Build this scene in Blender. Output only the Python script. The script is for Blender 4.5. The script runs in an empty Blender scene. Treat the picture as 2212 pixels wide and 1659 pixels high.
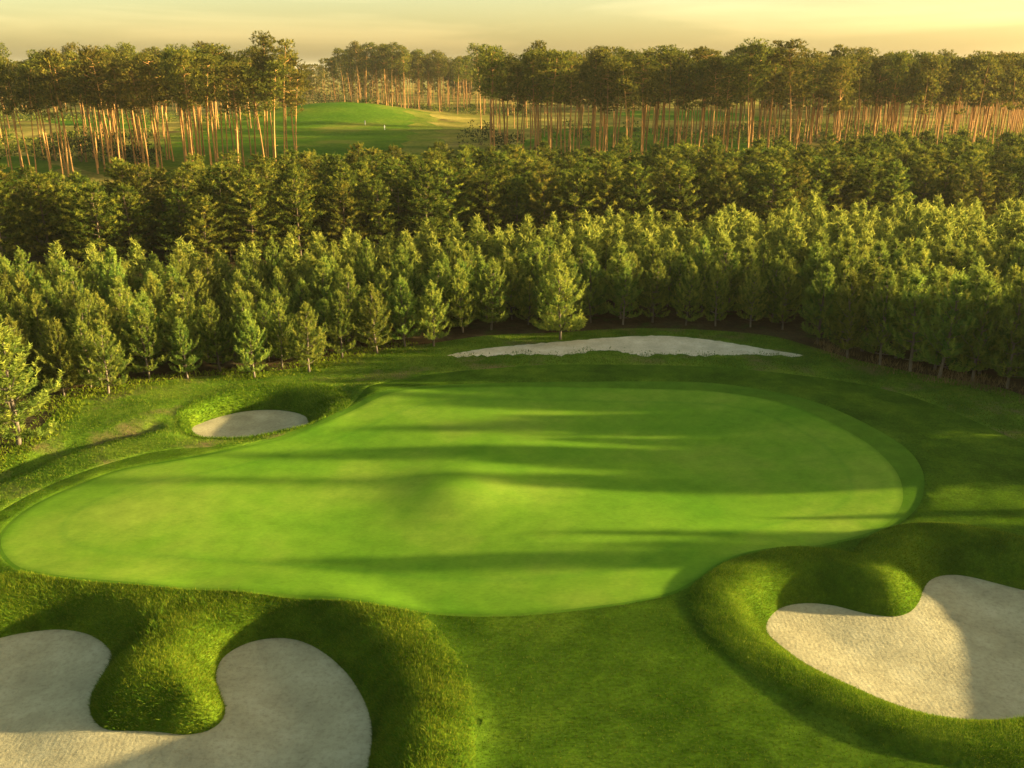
import bpy, math, random
import numpy as np
from mathutils import Vector, Matrix
from mathutils.geometry import delaunay_2d_cdt

R = math.radians
sc = bpy.context.scene
col = sc.collection

# ------------------------------------------------------------------ camera
CAM_H, FPX, HORIZON = 20.0, 950.0, 67.0
PITCH = math.atan((384.0 - HORIZON) / FPX)
cam_data = bpy.data.cameras.new('camera')
cam_data.sensor_width = 36.0
cam_data.lens = FPX / 1024.0 * 36.0
cam_data.clip_start, cam_data.clip_end = 0.5, 20000.0
cam = bpy.data.objects.new('camera', cam_data)
cam.location = (0, 0, CAM_H)
cam.rotation_euler = (math.pi / 2 - PITCH, 0, 0)
col.objects.link(cam)
sc.camera = cam

# ------------------------------------------------------------------ light
SUN_EL, SUN_AZ = R(9.6), R(89.5)          # azimuth clockwise from +Y (view direction)
sun_dir = Vector((math.sin(SUN_AZ) * math.cos(SUN_EL), math.cos(SUN_AZ) * math.cos(SUN_EL), math.sin(SUN_EL)))
sd_ = bpy.data.lights.new('sun', 'SUN')
sd_.energy = 4.5
sd_.angle = R(0.9)
sd_.color = (1.0, 0.80, 0.42)
sun = bpy.data.objects.new('sun', sd_)
sun.rotation_euler = sun_dir.to_track_quat('Z', 'Y').to_euler()
sun.location = (60, 30, 60)
col.objects.link(sun)

world = bpy.data.worlds.new('World')
sc.world = world
world.use_nodes = True
wn, wl = world.node_tree.nodes, world.node_tree.links
wn.clear()
sky = wn.new('ShaderNodeTexSky')
sky.sky_type = 'NISHITA'
sky.sun_disc = False
sky.sun_elevation = SUN_EL
sky.sun_rotation = SUN_AZ
sky.altitude = 100
sky.air_density = 1.0
sky.dust_density = 2.1
sky.ozone_density = 1.0
tint = wn.new('ShaderNodeMix'); tint.data_type = 'RGBA'; tint.blend_type = 'MULTIPLY'
tint.inputs[0].default_value = 1.0
tint.inputs[7].default_value = (1.0, 0.94, 0.70, 1)
wl.new(sky.outputs[0], tint.inputs[6])
# thin streaks of high cloud, laid out over the whole dome by direction
tc = wn.new('ShaderNodeTexCoord')
mp = wn.new('ShaderNodeMapping'); mp.inputs['Scale'].default_value = (1.3, 1.3, 13.0)
mp.inputs['Location'].default_value = (0.35, 0.2, 0.3)
nz = wn.new('ShaderNodeTexNoise'); nz.inputs['Scale'].default_value = 2.2; nz.inputs['Detail'].default_value = 6.0
nz.inputs['Distortion'].default_value = 0.6
cr = wn.new('ShaderNodeMapRange'); cr.inputs['From Min'].default_value = 0.50; cr.inputs['From Max'].default_value = 0.74
cr.inputs['To Min'].default_value = 0.0; cr.inputs['To Max'].default_value = 0.55
wl.new(tc.outputs['Generated'], mp.inputs['Vector'])
wl.new(mp.outputs[0], nz.inputs['Vector'])
wl.new(nz.outputs['Fac'], cr.inputs['Value'])
cl = wn.new('ShaderNodeMix'); cl.data_type = 'RGBA'; cl.blend_type = 'MULTIPLY'
cl.inputs[0].default_value = 1.0
cmix = wn.new('ShaderNodeMix'); cmix.data_type = 'RGBA'
cmix.inputs[6].default_value = (1, 1, 1, 1); cmix.inputs[7].default_value = (1.7, 1.55, 1.6, 1)
wl.new(cr.outputs[0], cmix.inputs[0])
wl.new(tint.outputs[2], cl.inputs[6]); wl.new(cmix.outputs[2], cl.inputs[7])
bg = wn.new('ShaderNodeBackground'); bg.inputs['Strength'].default_value = 0.068
wo = wn.new('ShaderNodeOutputWorld')
wl.new(cl.outputs[2], bg.inputs['Color']); wl.new(bg.outputs[0], wo.inputs['Surface'])

vs = sc.view_settings
vs.view_transform = 'Standard'
vs.look = 'None'
vs.exposure = 2.38
vs.gamma = 1.0
vs.use_curve_mapping = False
sc.render.engine = 'CYCLES'
sc.cycles.max_bounces = 8
sc.cycles.diffuse_bounces = 4
sc.cycles.transmission_bounces = 3
sc.cycles.use_denoising = True

rng = np.random.default_rng(7)
random.seed(7)

# ------------------------------------------------------------------ helpers
S = 1024.0 / 2212.0
CP, SP = math.cos(PITCH), math.sin(PITCH)


def unp(u, v, z=0.0):
    """the point of the plane at height z that the photo shows at (u, v) in a 2212 x 1659 copy"""
    dx = (u * S - 512.0) / FPX
    dy = (v * S - 384.0) / FPX
    wy, wz = CP - dy * SP, -SP - dy * CP
    t = (z - CAM_H) / wz
    return (dx * t, wy * t)


def curve(pts, n=160, closed=True):
    """Catmull-Rom through pts, resampled evenly"""
    P = np.array(pts, float)
    m = len(P)
    out = []
    for i in range(m if closed else m - 1):
        if closed:
            a, b, c, d = P[(i - 1) % m], P[i], P[(i + 1) % m], P[(i + 2) % m]
        else:
            a, b, c, d = P[max(i - 1, 0)], P[i], P[i + 1], P[min(i + 2, m - 1)]
        for t in np.linspace(0, 1, 16, endpoint=False):
            out.append(0.5 * ((2 * b) + (c - a) * t + (2 * a - 5 * b + 4 * c - d) * t * t + (3 * b - a - 3 * c + d) * t ** 3))
    out = np.array(out)
    Q = np.vstack([out, out[:1]]) if closed else np.vstack([out, P[-1:]])
    L = np.concatenate([[0], np.cumsum(np.linalg.norm(np.diff(Q, axis=0), axis=1))])
    s = np.linspace(0, L[-1], n, endpoint=not closed)
    return np.stack([np.interp(s, L, Q[:, 0]), np.interp(s, L, Q[:, 1])], 1)


def inside(P, poly):
    x, y = P[:, 0], P[:, 1]
    res = np.zeros(len(P), bool)
    j = len(poly) - 1
    for i in range(len(poly)):
        xi, yi = poly[i]; xj, yj = poly[j]
        if yi != yj:
            c = ((yi > y) != (yj > y)) & (x < (xj - xi) * (y - yi) / (yj - yi) + xi)
            res ^= c
        j = i
    return res


def sdist(P, poly, closed=True):
    """signed distance (negative inside) and index of the nearest boundary segment"""
    best = np.full(len(P), 1e18); idx = np.zeros(len(P), int)
    n = len(poly)
    for i in range(n if closed else n - 1):
        a, b = poly[i], poly[(i + 1) % n]
        ab = b - a
        t = np.clip(((P - a) @ ab) / max(ab @ ab, 1e-12), 0, 1)
        d = P - (a + t[:, None] * ab)
        d2 = (d * d).sum(1)
        k = d2 < best
        best[k] = d2[k]; idx[k] = i
    d = np.sqrt(best)
    if closed:
        d = np.where(inside(P, poly), -d, d)
    return d, idx


def sstep(t):
    t = np.clip(t, 0, 1)
    return t * t * (3 - 2 * t)


def make_mesh(name, V, T, mat=None, tint=None, smooth=False):
    me = bpy.data.meshes.new(name)
    V = np.asarray(V, np.float32); T = np.asarray(T, np.int32)
    nv, nt = len(V), len(T)
    me.vertices.add(nv); me.vertices.foreach_set('co', V.ravel())
    me.loops.add(nt * 3); me.loops.foreach_set('vertex_index', T.ravel())
    me.polygons.add(nt); me.polygons.foreach_set('loop_start', np.arange(0, nt * 3, 3, dtype=np.int32))
    if smooth:
        me.polygons.foreach_set('use_smooth', np.ones(nt, bool))
    if tint is not None:
        at = me.attributes.new('tint', 'FLOAT', 'POINT')
        at.data.foreach_set('value', np.asarray(tint, np.float32))
    me.update(calc_edges=True)
    if mat:
        me.materials.append(mat)
    return me


def link(name, me, parent=None, loc=None):
    o = bpy.data.objects.new(name, me)
    col.objects.link(o)
    if parent is not None:
        o.parent = parent
    if loc is not None:
        o.location = loc
    return o


def tag(o, label=None, cat=None, group=None, kind=None):
    if label: o['label'] = label
    if cat: o['category'] = cat
    if group: o['group'] = group
    if kind: o['kind'] = kind
    return o


def tube(pts, rad, sides=7):
    pts = np.array(pts, float); n = len(pts)
    V, T = [], []
    for i in range(n):
        d = pts[min(i + 1, n - 1)] - pts[max(i - 1, 0)]
        d /= np.linalg.norm(d) + 1e-9
        a = np.cross(d, [0.31, 0.95, 0.07]); a /= np.linalg.norm(a) + 1e-9
        b = np.cross(d, a)
        for k in range(sides):
            w = 2 * math.pi * k / sides
            V.append(pts[i] + rad[i] * (math.cos(w) * a + math.sin(w) * b))
    for i in range(n - 1):
        for k in range(sides):
            p, q = i * sides + k, i * sides + (k + 1) % sides
            T.append((p, q, q + sides)); T.append((p, q + sides, p + sides))
    for k in range(1, sides - 1):
        T.append(((n - 1) * sides, (n - 1) * sides + k, (n - 1) * sides + k + 1))
    return np.array(V), np.array(T)


def join(parts):
    V, T, off = [], [], 0
    for v, t in parts:
        V.append(v); T.append(t + off); off += len(v)
    return np.vstack(V), np.vstack(T)


def needles(rg, B, D, L, nlen, width, k, spread=0.9):
    """bottle-brush shoots: base B, direction D, length L; k needle blades each. Returns V, T, tint"""
    n = len(B)
    D = D / (np.linalg.norm(D, axis=1, keepdims=True) + 1e-9)
    ref = np.where(np.abs(D[:, 2:3]) > 0.9, np.array([[1.0, 0, 0]]), np.array([[0, 0, 1.0]]))
    A = np.cross(D, ref); A /= np.linalg.norm(A, axis=1, keepdims=True) + 1e-9
    C = np.cross(D, A)
    u = rg.random((n, k)); th = rg.random((n, k)) * 2 * math.pi
    rad = np.cos(th)[..., None] * A[:, None] + np.sin(th)[..., None] * C[:, None]
    nd = rad * spread + D[:, None] * (0.45 + 0.6 * rg.random((n, k, 1)))
    nd /= np.linalg.norm(nd, axis=2, keepdims=True)
    b = B[:, None] + D[:, None] * (u * np.reshape(L, (n, 1)))[..., None]
    side = np.cross(nd, D[:, None] + 0.6 * rg.normal(size=(n, k, 3)))
    side /= np.linalg.norm(side, axis=2, keepdims=True) + 1e-9
    ln = nlen * (0.7 + 0.6 * rg.random((n, k, 1)))
    w = width * (0.7 + 0.6 * rg.random((n, k, 1)))
    v0 = b - side * w * 0.5; v1 = b + side * w * 0.5; v2 = b + nd * ln
    V = np.stack([v0, v1, v2], 2).reshape(-1, 3)
    T = np.arange(len(V)).reshape(-1, 3)
    tn = np.repeat(rg.random(n), k * 3)
    return V, T, tn


# ------------------------------------------------------------------ materials
def new_mat(name):
    m = bpy.data.materials.new(name)
    m.use_nodes = True
    nt = m.node_tree
    nt.nodes.clear()
    out = nt.nodes.new('ShaderNodeOutputMaterial')
    return m, nt.nodes, nt.links, out


def ramp(nodes, stops):
    r = nodes.new('ShaderNodeValToRGB')
    e = r.color_ramp.elements
    while len(e) < len(stops):
        e.new(0.5)
    for i, (p, c) in enumerate(stops):
        e[i].position = p
        e[i].color = (c[0], c[1], c[2], 1)
    return r


def noise(nodes, links, vec, scale, detail=4.0, rough=0.55, stretch=None):
    if stretch:
        m = nodes.new('ShaderNodeMapping'); m.inputs['Scale'].default_value = stretch
        links.new(vec, m.inputs['Vector']); vec = m.outputs[0]
    n = nodes.new('ShaderNodeTexNoise')
    n.inputs['Scale'].default_value = scale
    n.inputs['Detail'].default_value = detail
    n.inputs['Roughness'].default_value = rough
    links.new(vec, n.inputs['Vector'])
    return n.outputs['Fac']


def mixc(nodes, links, fac, a, b, mode='MIX'):
    m = nodes.new('ShaderNodeMix'); m.data_type = 'RGBA'; m.blend_type = mode
    if hasattr(fac, 'links'): links.new(fac, m.inputs[0])
    else: m.inputs[0].default_value = fac
    for s, i in ((a, 6), (b, 7)):
        if hasattr(s, 'links'): links.new(s, m.inputs[i])
        else: m.inputs[i].default_value = (s[0], s[1], s[2], 1)
    return m.outputs[2]


def turf(name, dark, mid, light, big=0.12, fine=9.0, bump=0.5, bdist=0.03, rough=0.8, stretch=None, dry=None, con=1.0, mow=False):
    """mown or rough grass: patches of colour at three scales, blade-scale relief"""
    m, n, l, out = new_mat(name)
    g = n.new('ShaderNodeNewGeometry').outputs['Position']
    f1 = noise(n, l, g, big, 5, 0.6)
    f2 = noise(n, l, g, fine, 5, 0.7, stretch)
    f3 = noise(n, l, g, 1.1, 4, 0.6)
    r1 = ramp(n, [(0.36, dark), (0.5, mid), (0.66, light)])
    l.new(f1, r1.inputs[0])
    r2 = ramp(n, [(0.25, (0.55, 0.6, 0.5)), (0.5, (1, 1, 1)), (0.75, (1.5, 1.4, 1.2))])
    l.new(f2, r2.inputs[0])
    c = mixc(n, l, con, r1.outputs[0], r2.outputs[0], 'MULTIPLY')
    r3 = ramp(n, [(0.3, (0.8, 0.82, 0.8)), (0.7, (1.18, 1.16, 1.1))])
    l.new(f3, r3.inputs[0])
    c = mixc(n, l, 0.4 + 0.6 * con, c, r3.outputs[0], 'MULTIPLY')
    if mow:
        wv = n.new('ShaderNodeTexWave'); wv.inputs['Scale'].default_value = 0.42; wv.inputs['Distortion'].default_value = 0.5
        mpp = n.new('ShaderNodeMapping'); mpp.inputs['Rotation'].default_value = (0, 0, 0.62)
        l.new(g, mpp.inputs['Vector']); l.new(mpp.outputs[0], wv.inputs['Vector'])
        rw = ramp(n, [(0.35, (0.99, 0.992, 0.99)), (0.65, (1.01, 1.008, 1.005))])
        l.new(wv.outputs['Fac'], rw.inputs[0])
        c = mixc(n, l, 1.0, c, rw.outputs[0], 'MULTIPLY')
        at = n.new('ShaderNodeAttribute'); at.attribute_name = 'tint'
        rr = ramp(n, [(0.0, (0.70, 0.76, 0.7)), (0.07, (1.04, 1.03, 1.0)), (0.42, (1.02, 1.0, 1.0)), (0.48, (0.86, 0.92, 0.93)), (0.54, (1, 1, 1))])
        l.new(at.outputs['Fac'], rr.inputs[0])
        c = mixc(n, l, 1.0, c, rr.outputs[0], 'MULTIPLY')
    if dry:
        f4 = noise(n, l, g, dry[1], 4, 0.6)
        mr = n.new('ShaderNodeMapRange'); mr.inputs['From Min'].default_value = dry[2]; mr.inputs['From Max'].default_value = dry[2] + 0.16
        l.new(f4, mr.inputs['Value'])
        c = mixc(n, l, mr.outputs[0], c, dry[0])
    p = n.new('ShaderNodeBsdfPrincipled')
    p.inputs['Roughness'].default_value = rough
    p.inputs['Specular IOR Level'].default_value = 0.0
    l.new(c, p.inputs['Base Color'])
    b = n.new('ShaderNodeBump'); b.inputs['Strength'].default_value = bump; b.inputs['Distance'].default_value = bdist
    f5 = noise(n, l, g, fine * 2.2, 4, 0.7, stretch)
    l.new(f5, b.inputs['Height']); l.new(b.outputs[0], p.inputs['Normal'])
    l.new(p.outputs[0], out.inputs[0])
    return m


def sand_mat(name, a, b_, stones=True):
    m, n, l, out = new_mat(name)
    g = n.new('ShaderNodeNewGeometry').outputs['Position']
    f1 = noise(n, l, g, 0.7, 5, 0.6)
    f2 = noise(n, l, g, 6.0, 6, 0.75)
    f3 = noise(n, l, g, 2.3, 4, 0.6, (1.0, 3.2, 1.0))
    r = ramp(n, [(0.3, [q * 0.82 for q in a]), (0.5, a), (0.72, b_)])
    l.new(f1, r.inputs[0])
    r2 = ramp(n, [(0.28, (0.72, 0.70, 0.66)), (0.5, (1, 1, 1)), (0.8, (1.12, 1.12, 1.1))])
    l.new(f2, r2.inputs[0])
    c = mixc(n, l, 1.0, r.outputs[0], r2.outputs[0], 'MULTIPLY')
    p = n.new('ShaderNodeBsdfPrincipled')
    p.inputs['Roughness'].default_value = 0.95
    p.inputs['Specular IOR Level'].default_value = 0.0
    l.new(c, p.inputs['Base Color'])
    b = n.new('ShaderNodeBump'); b.inputs['Strength'].default_value = 0.7; b.inputs['Distance'].default_value = 0.045
    ad = n.new('ShaderNodeMath'); ad.operation = 'MULTIPLY_ADD'; ad.inputs[1].default_value = 1.1
    l.new(f3, ad.inputs[0]); l.new(f2, ad.inputs[2])
    wv = n.new('ShaderNodeTexWave'); wv.inputs['Scale'].default_value = 1.7; wv.inputs['Distortion'].default_value = 11.0
    wv.inputs['Detail'].default_value = 3.0; wv.inputs['Detail Scale'].default_value = 0.35
    l.new(g, wv.inputs['Vector'])
    a2 = n.new('ShaderNodeMath'); a2.operation = 'MULTIPLY_ADD'; a2.inputs[1].default_value = 0.07
    l.new(wv.outputs['Fac'], a2.inputs[0]); l.new(ad.outputs[0], a2.inputs[2])
    l.new(a2.outputs[0], b.inputs['Height']); l.new(b.outputs[0], p.inputs['Normal'])
    l.new(p.outputs[0], out.inputs[0])
    return m


def leaf_mat(name, stops, trans=0.3, objvar=0.35, patch=None):
    """needles or blades: colour by shoot (tint attribute) and by tree, light passes through"""
    m, n, l, out = new_mat(name)
    at = n.new('ShaderNodeAttribute'); at.attribute_name = 'tint'
    r = ramp(n, stops)
    l.new(at.outputs['Fac'], r.inputs[0])
    oi = n.new('ShaderNodeObjectInfo')
    mr = n.new('ShaderNodeMapRange'); mr.inputs['To Min'].default_value = 1 - objvar; mr.inputs['To Max'].default_value = 1 + objvar
    l.new(oi.outputs['Random'], mr.inputs['Value'])
    hs = n.new('ShaderNodeHueSaturation')
    l.new(r.outputs[0], hs.inputs['Color']); l.new(mr.outputs[0], hs.inputs['Value'])
    m2 = n.new('ShaderNodeMapRange'); m2.inputs['To Min'].default_value = 0.475; m2.inputs['To Max'].default_value = 0.52
    ml = n.new('ShaderNodeMath'); ml.operation = 'MULTIPLY'; ml.inputs[1].default_value = 7.31
    fr = n.new('ShaderNodeMath'); fr.operation = 'FRACT'
    l.new(oi.outputs['Random'], ml.inputs[0]); l.new(ml.outputs[0], fr.inputs[0]); l.new(fr.outputs[0], m2.inputs['Value'])
    l.new(m2.outputs[0], hs.inputs['Hue'])
    c = hs.outputs[0]
    if patch:
        g = n.new('ShaderNodeNewGeometry').outputs['Position']
        f = noise(n, l, g, patch, 4, 0.6)
        rr = ramp(n, [(0.3, (0.6, 0.65, 0.6)), (0.7, (1.3, 1.25, 1.1))])
        l.new(f, rr.inputs[0])
        c = mixc(n, l, 1.0, c, rr.outputs[0], 'MULTIPLY')
    d = n.new('ShaderNodeBsdfDiffuse'); t = n.new('ShaderNodeBsdfTranslucent')
    l.new(c, d.inputs['Color']); l.new(c, t.inputs['Color'])
    mx = n.new('ShaderNodeMixShader'); mx.inputs[0].default_value = trans
    l.new(d.outputs[0], mx.inputs[1]); l.new(t.outputs[0], mx.inputs[2])
    l.new(mx.outputs[0], out.inputs[0])
    return m


def bark_mat(name, a, b_, scale=6.0):
    m, n, l, out = new_mat(name)
    tcn = n.new('ShaderNodeTexCoord')
    f = noise(n, l, tcn.outputs['Object'], scale, 5, 0.65, (1, 1, 0.25))
    r = ramp(n, [(0.3, a), (0.7, b_)])
    l.new(f, r.inputs[0])
    p = n.new('ShaderNodeBsdfPrincipled')
    p.inputs['Roughness'].default_value = 0.9
    p.inputs['Specular IOR Level'].default_value = 0.15
    b = n.new('ShaderNodeBump'); b.inputs['Strength'].default_value = 0.6; b.inputs['Distance'].default_value = 0.05
    l.new(f, b.inputs['Height']); l.new(b.outputs[0], p.inputs['Normal'])
    oi = n.new('ShaderNodeObjectInfo')
    mr = n.new('ShaderNodeMapRange'); mr.inputs['To Min'].default_value = 0.55; mr.inputs['To Max'].default_value = 1.05
    l.new(oi.outputs['Random'], mr.inputs['Value'])
    hv = n.new('ShaderNodeHueSaturation'); l.new(r.outputs[0], hv.inputs['Color']); l.new(mr.outputs[0], hv.inputs['Value'])
    l.new(hv.outputs[0], p.inputs['Base Color']); l.new(p.outputs[0], out.inputs[0])
    return m


M_GREEN = turf('putting_turf', (0.092, 0.205, 0.013), (0.134, 0.246, 0.018), (0.205, 0.282, 0.032), big=0.09, fine=9.0, bump=0.15, bdist=0.01, stretch=(0.5, 1.0, 1), con=0.35, mow=True)
M_COLLAR = turf('collar_turf', (0.060, 0.132, 0.009), (0.074, 0.150, 0.011), (0.096, 0.172, 0.013), big=0.2, fine=9.0, bump=0.25, bdist=0.015, con=0.4)
M_FIRST = turf('mown_surround_turf', (0.036, 0.074, 0.005), (0.054, 0.103, 0.007), (0.084, 0.137, 0.010), big=0.25, fine=7.0, bump=0.5, bdist=0.03)
M_ROUGH = turf('rough_turf', (0.060, 0.115, 0.009), (0.095, 0.165, 0.013), (0.15, 0.21, 0.02), big=0.3, fine=6.0, bump=0.8, bdist=0.06, dry=((0.17, 0.13, 0.05), 0.25, 0.52))
M_BANK = turf('bank_turf', (0.05, 0.098, 0.006), (0.075, 0.132, 0.008), (0.11, 0.16, 0.011), big=0.5, fine=6.0, bump=0.8, bdist=0.06)
M_FLOOR = turf('needle_litter', (0.050, 0.034, 0.016), (0.070, 0.045, 0.022), (0.085, 0.065, 0.030), big=0.3, fine=5.0, bump=0.6, bdist=0.05, dry=((0.05, 0.08, 0.012), 0.4, 0.55))
M_FAIRWAY = turf('far_fairway_turf', (0.060, 0.130, 0.008), (0.085, 0.155, 0.010), (0.16, 0.20, 0.018), big=0.03, fine=0.8, bump=0.2, bdist=0.03, dry=((0.22, 0.19, 0.035), 0.03, 0.57))
M_SEMI = turf('semi_rough_turf', (0.085, 0.13, 0.012), (0.14, 0.165, 0.02), (0.24, 0.22, 0.035), big=0.05, fine=0.8, bump=0.4, bdist=0.06)
M_HEATH = turf('dry_heath_grass', (0.12, 0.13, 0.02), (0.24, 0.20, 0.04), (0.40, 0.30, 0.07), big=0.035, fine=0.6, bump=0.5, bdist=0.1, dry=((0.10, 0.060, 0.025), 0.05, 0.58))
M_SAND = sand_mat('bunker_sand', (0.41, 0.355, 0.205), (0.49, 0.428, 0.258))
M_PALE = sand_mat('pale_sand', (0.60, 0.50, 0.33), (0.72, 0.62, 0.44))
M_BLADE = leaf_mat('bank_blades', [(0, (0.055, 0.115, 0.007)), (0.6, (0.125, 0.190, 0.012)), (1, (0.23, 0.25, 0.025))], 0.35, 0.0, 0.5)
M_RBLADE = leaf_mat('rough_blades', [(0, (0.05, 0.11, 0.008)), (0.6, (0.11, 0.18, 0.014)), (1, (0.20, 0.22, 0.03))], 0.35, 0.0, 0.4)
M_ABLADE = leaf_mat('apron_blades', [(0, (0.028, 0.062, 0.004)), (0.6, (0.056, 0.102, 0.007)), (1, (0.13, 0.155, 0.018))], 0.35, 0.0, 0.35)
M_WEED = leaf_mat('weed_leaves', [(0, (0.08, 0.15, 0.010)), (0.7, (0.19, 0.24, 0.015)), (1, (0.26, 0.26, 0.03))], 0.35, 0.0, 0.4)
M_STRAW = leaf_mat('dry_grass_blades', [(0, (0.17, 0.13, 0.05)), (1, (0.34, 0.26, 0.11))], 0.3, 0.0, 0.4)
M_YOUNG = leaf_mat('young_pine_needles', [(0, (0.085, 0.140, 0.024)), (0.5, (0.185, 0.235, 0.036)), (1, (0.320, 0.330, 0.050))], 0.45, 0.28)
M_BUSHY = leaf_mat('bushy_pine_needles', [(0, (0.050, 0.072, 0.012)), (0.6, (0.128, 0.150, 0.019)), (1, (0.310, 0.280, 0.034))], 0.42, 0.28)
M_TALL = leaf_mat('tall_pine_needles', [(0, (0.065, 0.080, 0.013)), (0.6, (0.155, 0.152, 0.021)), (1, (0.290, 0.240, 0.034))], 0.42, 0.25)
M_SHRUB = leaf_mat('shrub_leaves', [(0, (0.020, 0.035, 0.008)), (1, (0.055, 0.075, 0.014))], 0.25, 0.2)
M_YBARK = bark_mat('young_pine_bark', (0.14, 0.105, 0.07), (0.26, 0.20, 0.14), 9)
M_BBARK = bark_mat('bushy_pine_bark', (0.12, 0.08, 0.05), (0.22, 0.15, 0.09), 6)
M_TBARK = bark_mat('tall_pine_bark', (0.34, 0.165, 0.05), (0.64, 0.33, 0.10), 2.5)
M_TWIG = bark_mat('dead_twig_bark', (0.035, 0.022, 0.014), (0.08, 0.05, 0.03), 20)

# ------------------------------------------------------------------ outlines of the place
ZS_L, ZS_R, ZS_B = -1.10, -0.85, -1.05
sand_left = curve([unp(u, v, ZS_L) for u, v in [
    (0, 1378), (60, 1366), (130, 1360), (190, 1370), (230, 1395), (242, 1420), (230, 1450), (205, 1490), (195, 1520), (200, 1550),
    (228, 1575), (290, 1579), (340, 1581), (400, 1587), (450, 1578), (480, 1555), (486, 1528), (475, 1498), (466, 1465), (475, 1430),
    (502, 1405), (545, 1386), (600, 1378), (650, 1385), (700, 1410), (750, 1455), (785, 1510), (803, 1565), (803, 1610), (795, 1665),
    (785, 1730), (740, 1810), (600, 1880), (300, 1910), (0, 1890), (-250, 1780), (-330, 1590), (-160, 1420)]], 260)
sand_right = curve([unp(u, v, ZS_R) for u, v in [
    (1655, 1360), (1662, 1335), (1690, 1312), (1740, 1303), (1800, 1308), (1870, 1325), (1930, 1332), (1965, 1322), (1985, 1300),
    (1996, 1270), (2015, 1250), (2050, 1242), (2100, 1247), (2212, 1275), (2370, 1310), (2480, 1400), (2460, 1510), (2330, 1562),
    (2212, 1566), (2120, 1575), (2020, 1570), (1930, 1545), (1830, 1500), (1760, 1465), (1700, 1420), (1668, 1388)]], 200)
sand_back = curve([unp(u, v, ZS_B) for u, v in [(412, 930), (440, 912), (500, 894), (560, 886), (620, 888), (662, 902)]]
                  + [(p[0], p[1] + 0.5) for p in [unp(u, v) for u, v in [(655, 909), (610, 925), (540, 940), (480, 944), (425, 939)]]], 110)
w_left = np.full(len(sand_left), 2.0)
w_right = np.full(len(sand_right), 1.85)
# the back bunker: steep long bank on its far and right side, low lip towards the camera
cb = sand_back.mean(0)
ang = np.arctan2(sand_back[:, 1] - cb[1], sand_back[:, 0] - cb[0])
w_back = 1.0 + 0.4 * np.clip(np.sin(ang), -0.95, 1) + 1.3 * np.clip(np.cos(ang - 0.6), 0, 1) ** 3
w_back -= 0.55 * np.clip(-np.cos(ang), 0, 1)
w_back = np.clip(w_back, 0.45, None)
zc_back = 0.04 + 0.08 * np.sin(ang)
zc_left = 0.08 + 0.4 * sstep((sand_left[:, 0] + 8) / 3) * sstep((27.5 - sand_left[:, 1]) / 3)
BUNKERS = [  # outline, width of bank, sand level, crest, outer slope, bowl
    (sand_left, w_left, ZS_L, zc_left, 2.2, 0.25),
    (sand_right, w_right, ZS_R, 0.46, 1.15, 0.18),
    (sand_back, w_back, ZS_B, zc_back, 1.8, 0.10)]

green_poly = curve([unp(u, v) for u, v in [
    (2, 1175), (22, 1135), (80, 1092), (160, 1056), (260, 1022), (380, 1002), (480, 982), (600, 950), (700, 914), (790, 878), (880, 855),
    (1000, 843), (1200, 838), (1400, 840), (1550, 848), (1680, 872), (1780, 910), (1870, 960), (1930, 1020), (1950, 1070), (1938, 1108),
    (1895, 1140), (1800, 1165), (1700, 1190), (1570, 1225), (1500, 1262), (1440, 1292), (1330, 1312), (1150, 1325), (1000, 1322),
    (850, 1308), (700, 1290), (500, 1275), (300, 1262), (130, 1246), (40, 1220)]], 260)


def offset(poly, d):
    t = np.roll(poly, -1, 0) - np.roll(poly, 1, 0)
    t /= np.linalg.norm(t, axis=1, keepdims=True)
    nrm = np.stack([t[:, 1], -t[:, 0]], 1)
    area = 0.5 * np.sum(poly[:, 0] * np.roll(poly[:, 1], -1) - np.roll(poly[:, 0], -1) * poly[:, 1])
    return poly + nrm * np.reshape(d, (-1, 1)) * (1 if area > 0 else -1)


gc = green_poly.mean(0)
ga = green_poly - gc
collar_w = 0.18 + 1.4 * np.clip(ga[:, 0] / 20.0, 0, 1) * sstep((ga[:, 1] + 5.0) / 5.0) + 0.5 * np.clip(ga[:, 1] / 12.0, 0, 1)
k_ = np.ones(21) / 21
collar_w = np.convolve(np.concatenate([collar_w[-10:], collar_w, collar_w[:10]]), k_, 'valid')
collar_poly = offset(green_poly, collar_w)
first_poly = curve([unp(u, v) for u, v in [
    (-60, 1150), (120, 1045), (330, 985), (560, 960), (730, 895), (850, 825), (1130, 793), (1300, 790), (1500, 795), (1700, 808), (1880, 830),
    (2050, 885), (2212, 965), (2420, 1090), (2560, 1260), (2600, 1500), (2500, 1800), (1900, 2100), (1250, 2150), (1000, 1900),
    (1030, 1640), (1060, 1500), (1000, 1410), (880, 1345), (700, 1305), (400, 1285), (100, 1265), (-60, 1225)]], 240)
mown_edge = first_poly
# outer edge of the rough: beyond it lie the plantation and its litter
edge_pts = [unp(u, v) for u, v in [
    (-420, 1400), (-300, 1150), (-120, 1030), (20, 975), (110, 905), (150, 868), (237, 850), (405, 820), (550, 806), (668, 792), (815, 762), (937, 745), (1060, 728),
    (1210, 722), (1350, 714), (1500, 716), (1650, 728), (1750, 752), (1850, 780), (1950, 800), (2050, 818), (2150, 838), (2212, 858),
    (2330, 905), (2480, 1000), (2640, 1150), (2850, 1400)]]
edge = curve(edge_pts, 260, closed=False)
rough_poly = np.vstack([edge, [(26, 6), (0, -30), (-26, 6)]])
strip_base = curve([unp(u, v, 0.15) for u, v in [
    (965, 768), (1060, 751), (1200, 739), (1350, 729), (1450, 728), (1550, 738), (1650, 753), (1740, 768), (1620, 766), (1520, 768), (1450, 764),
    (1400, 768), (1340, 760), (1280, 757), (1220, 766), (1130, 764), (1060, 768)]], 170)
strip_poly = strip_base + rng.normal(0, 0.06, strip_base.shape)
low_side = np.arange(len(strip_base)) > len(strip_base) * 0.5
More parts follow.
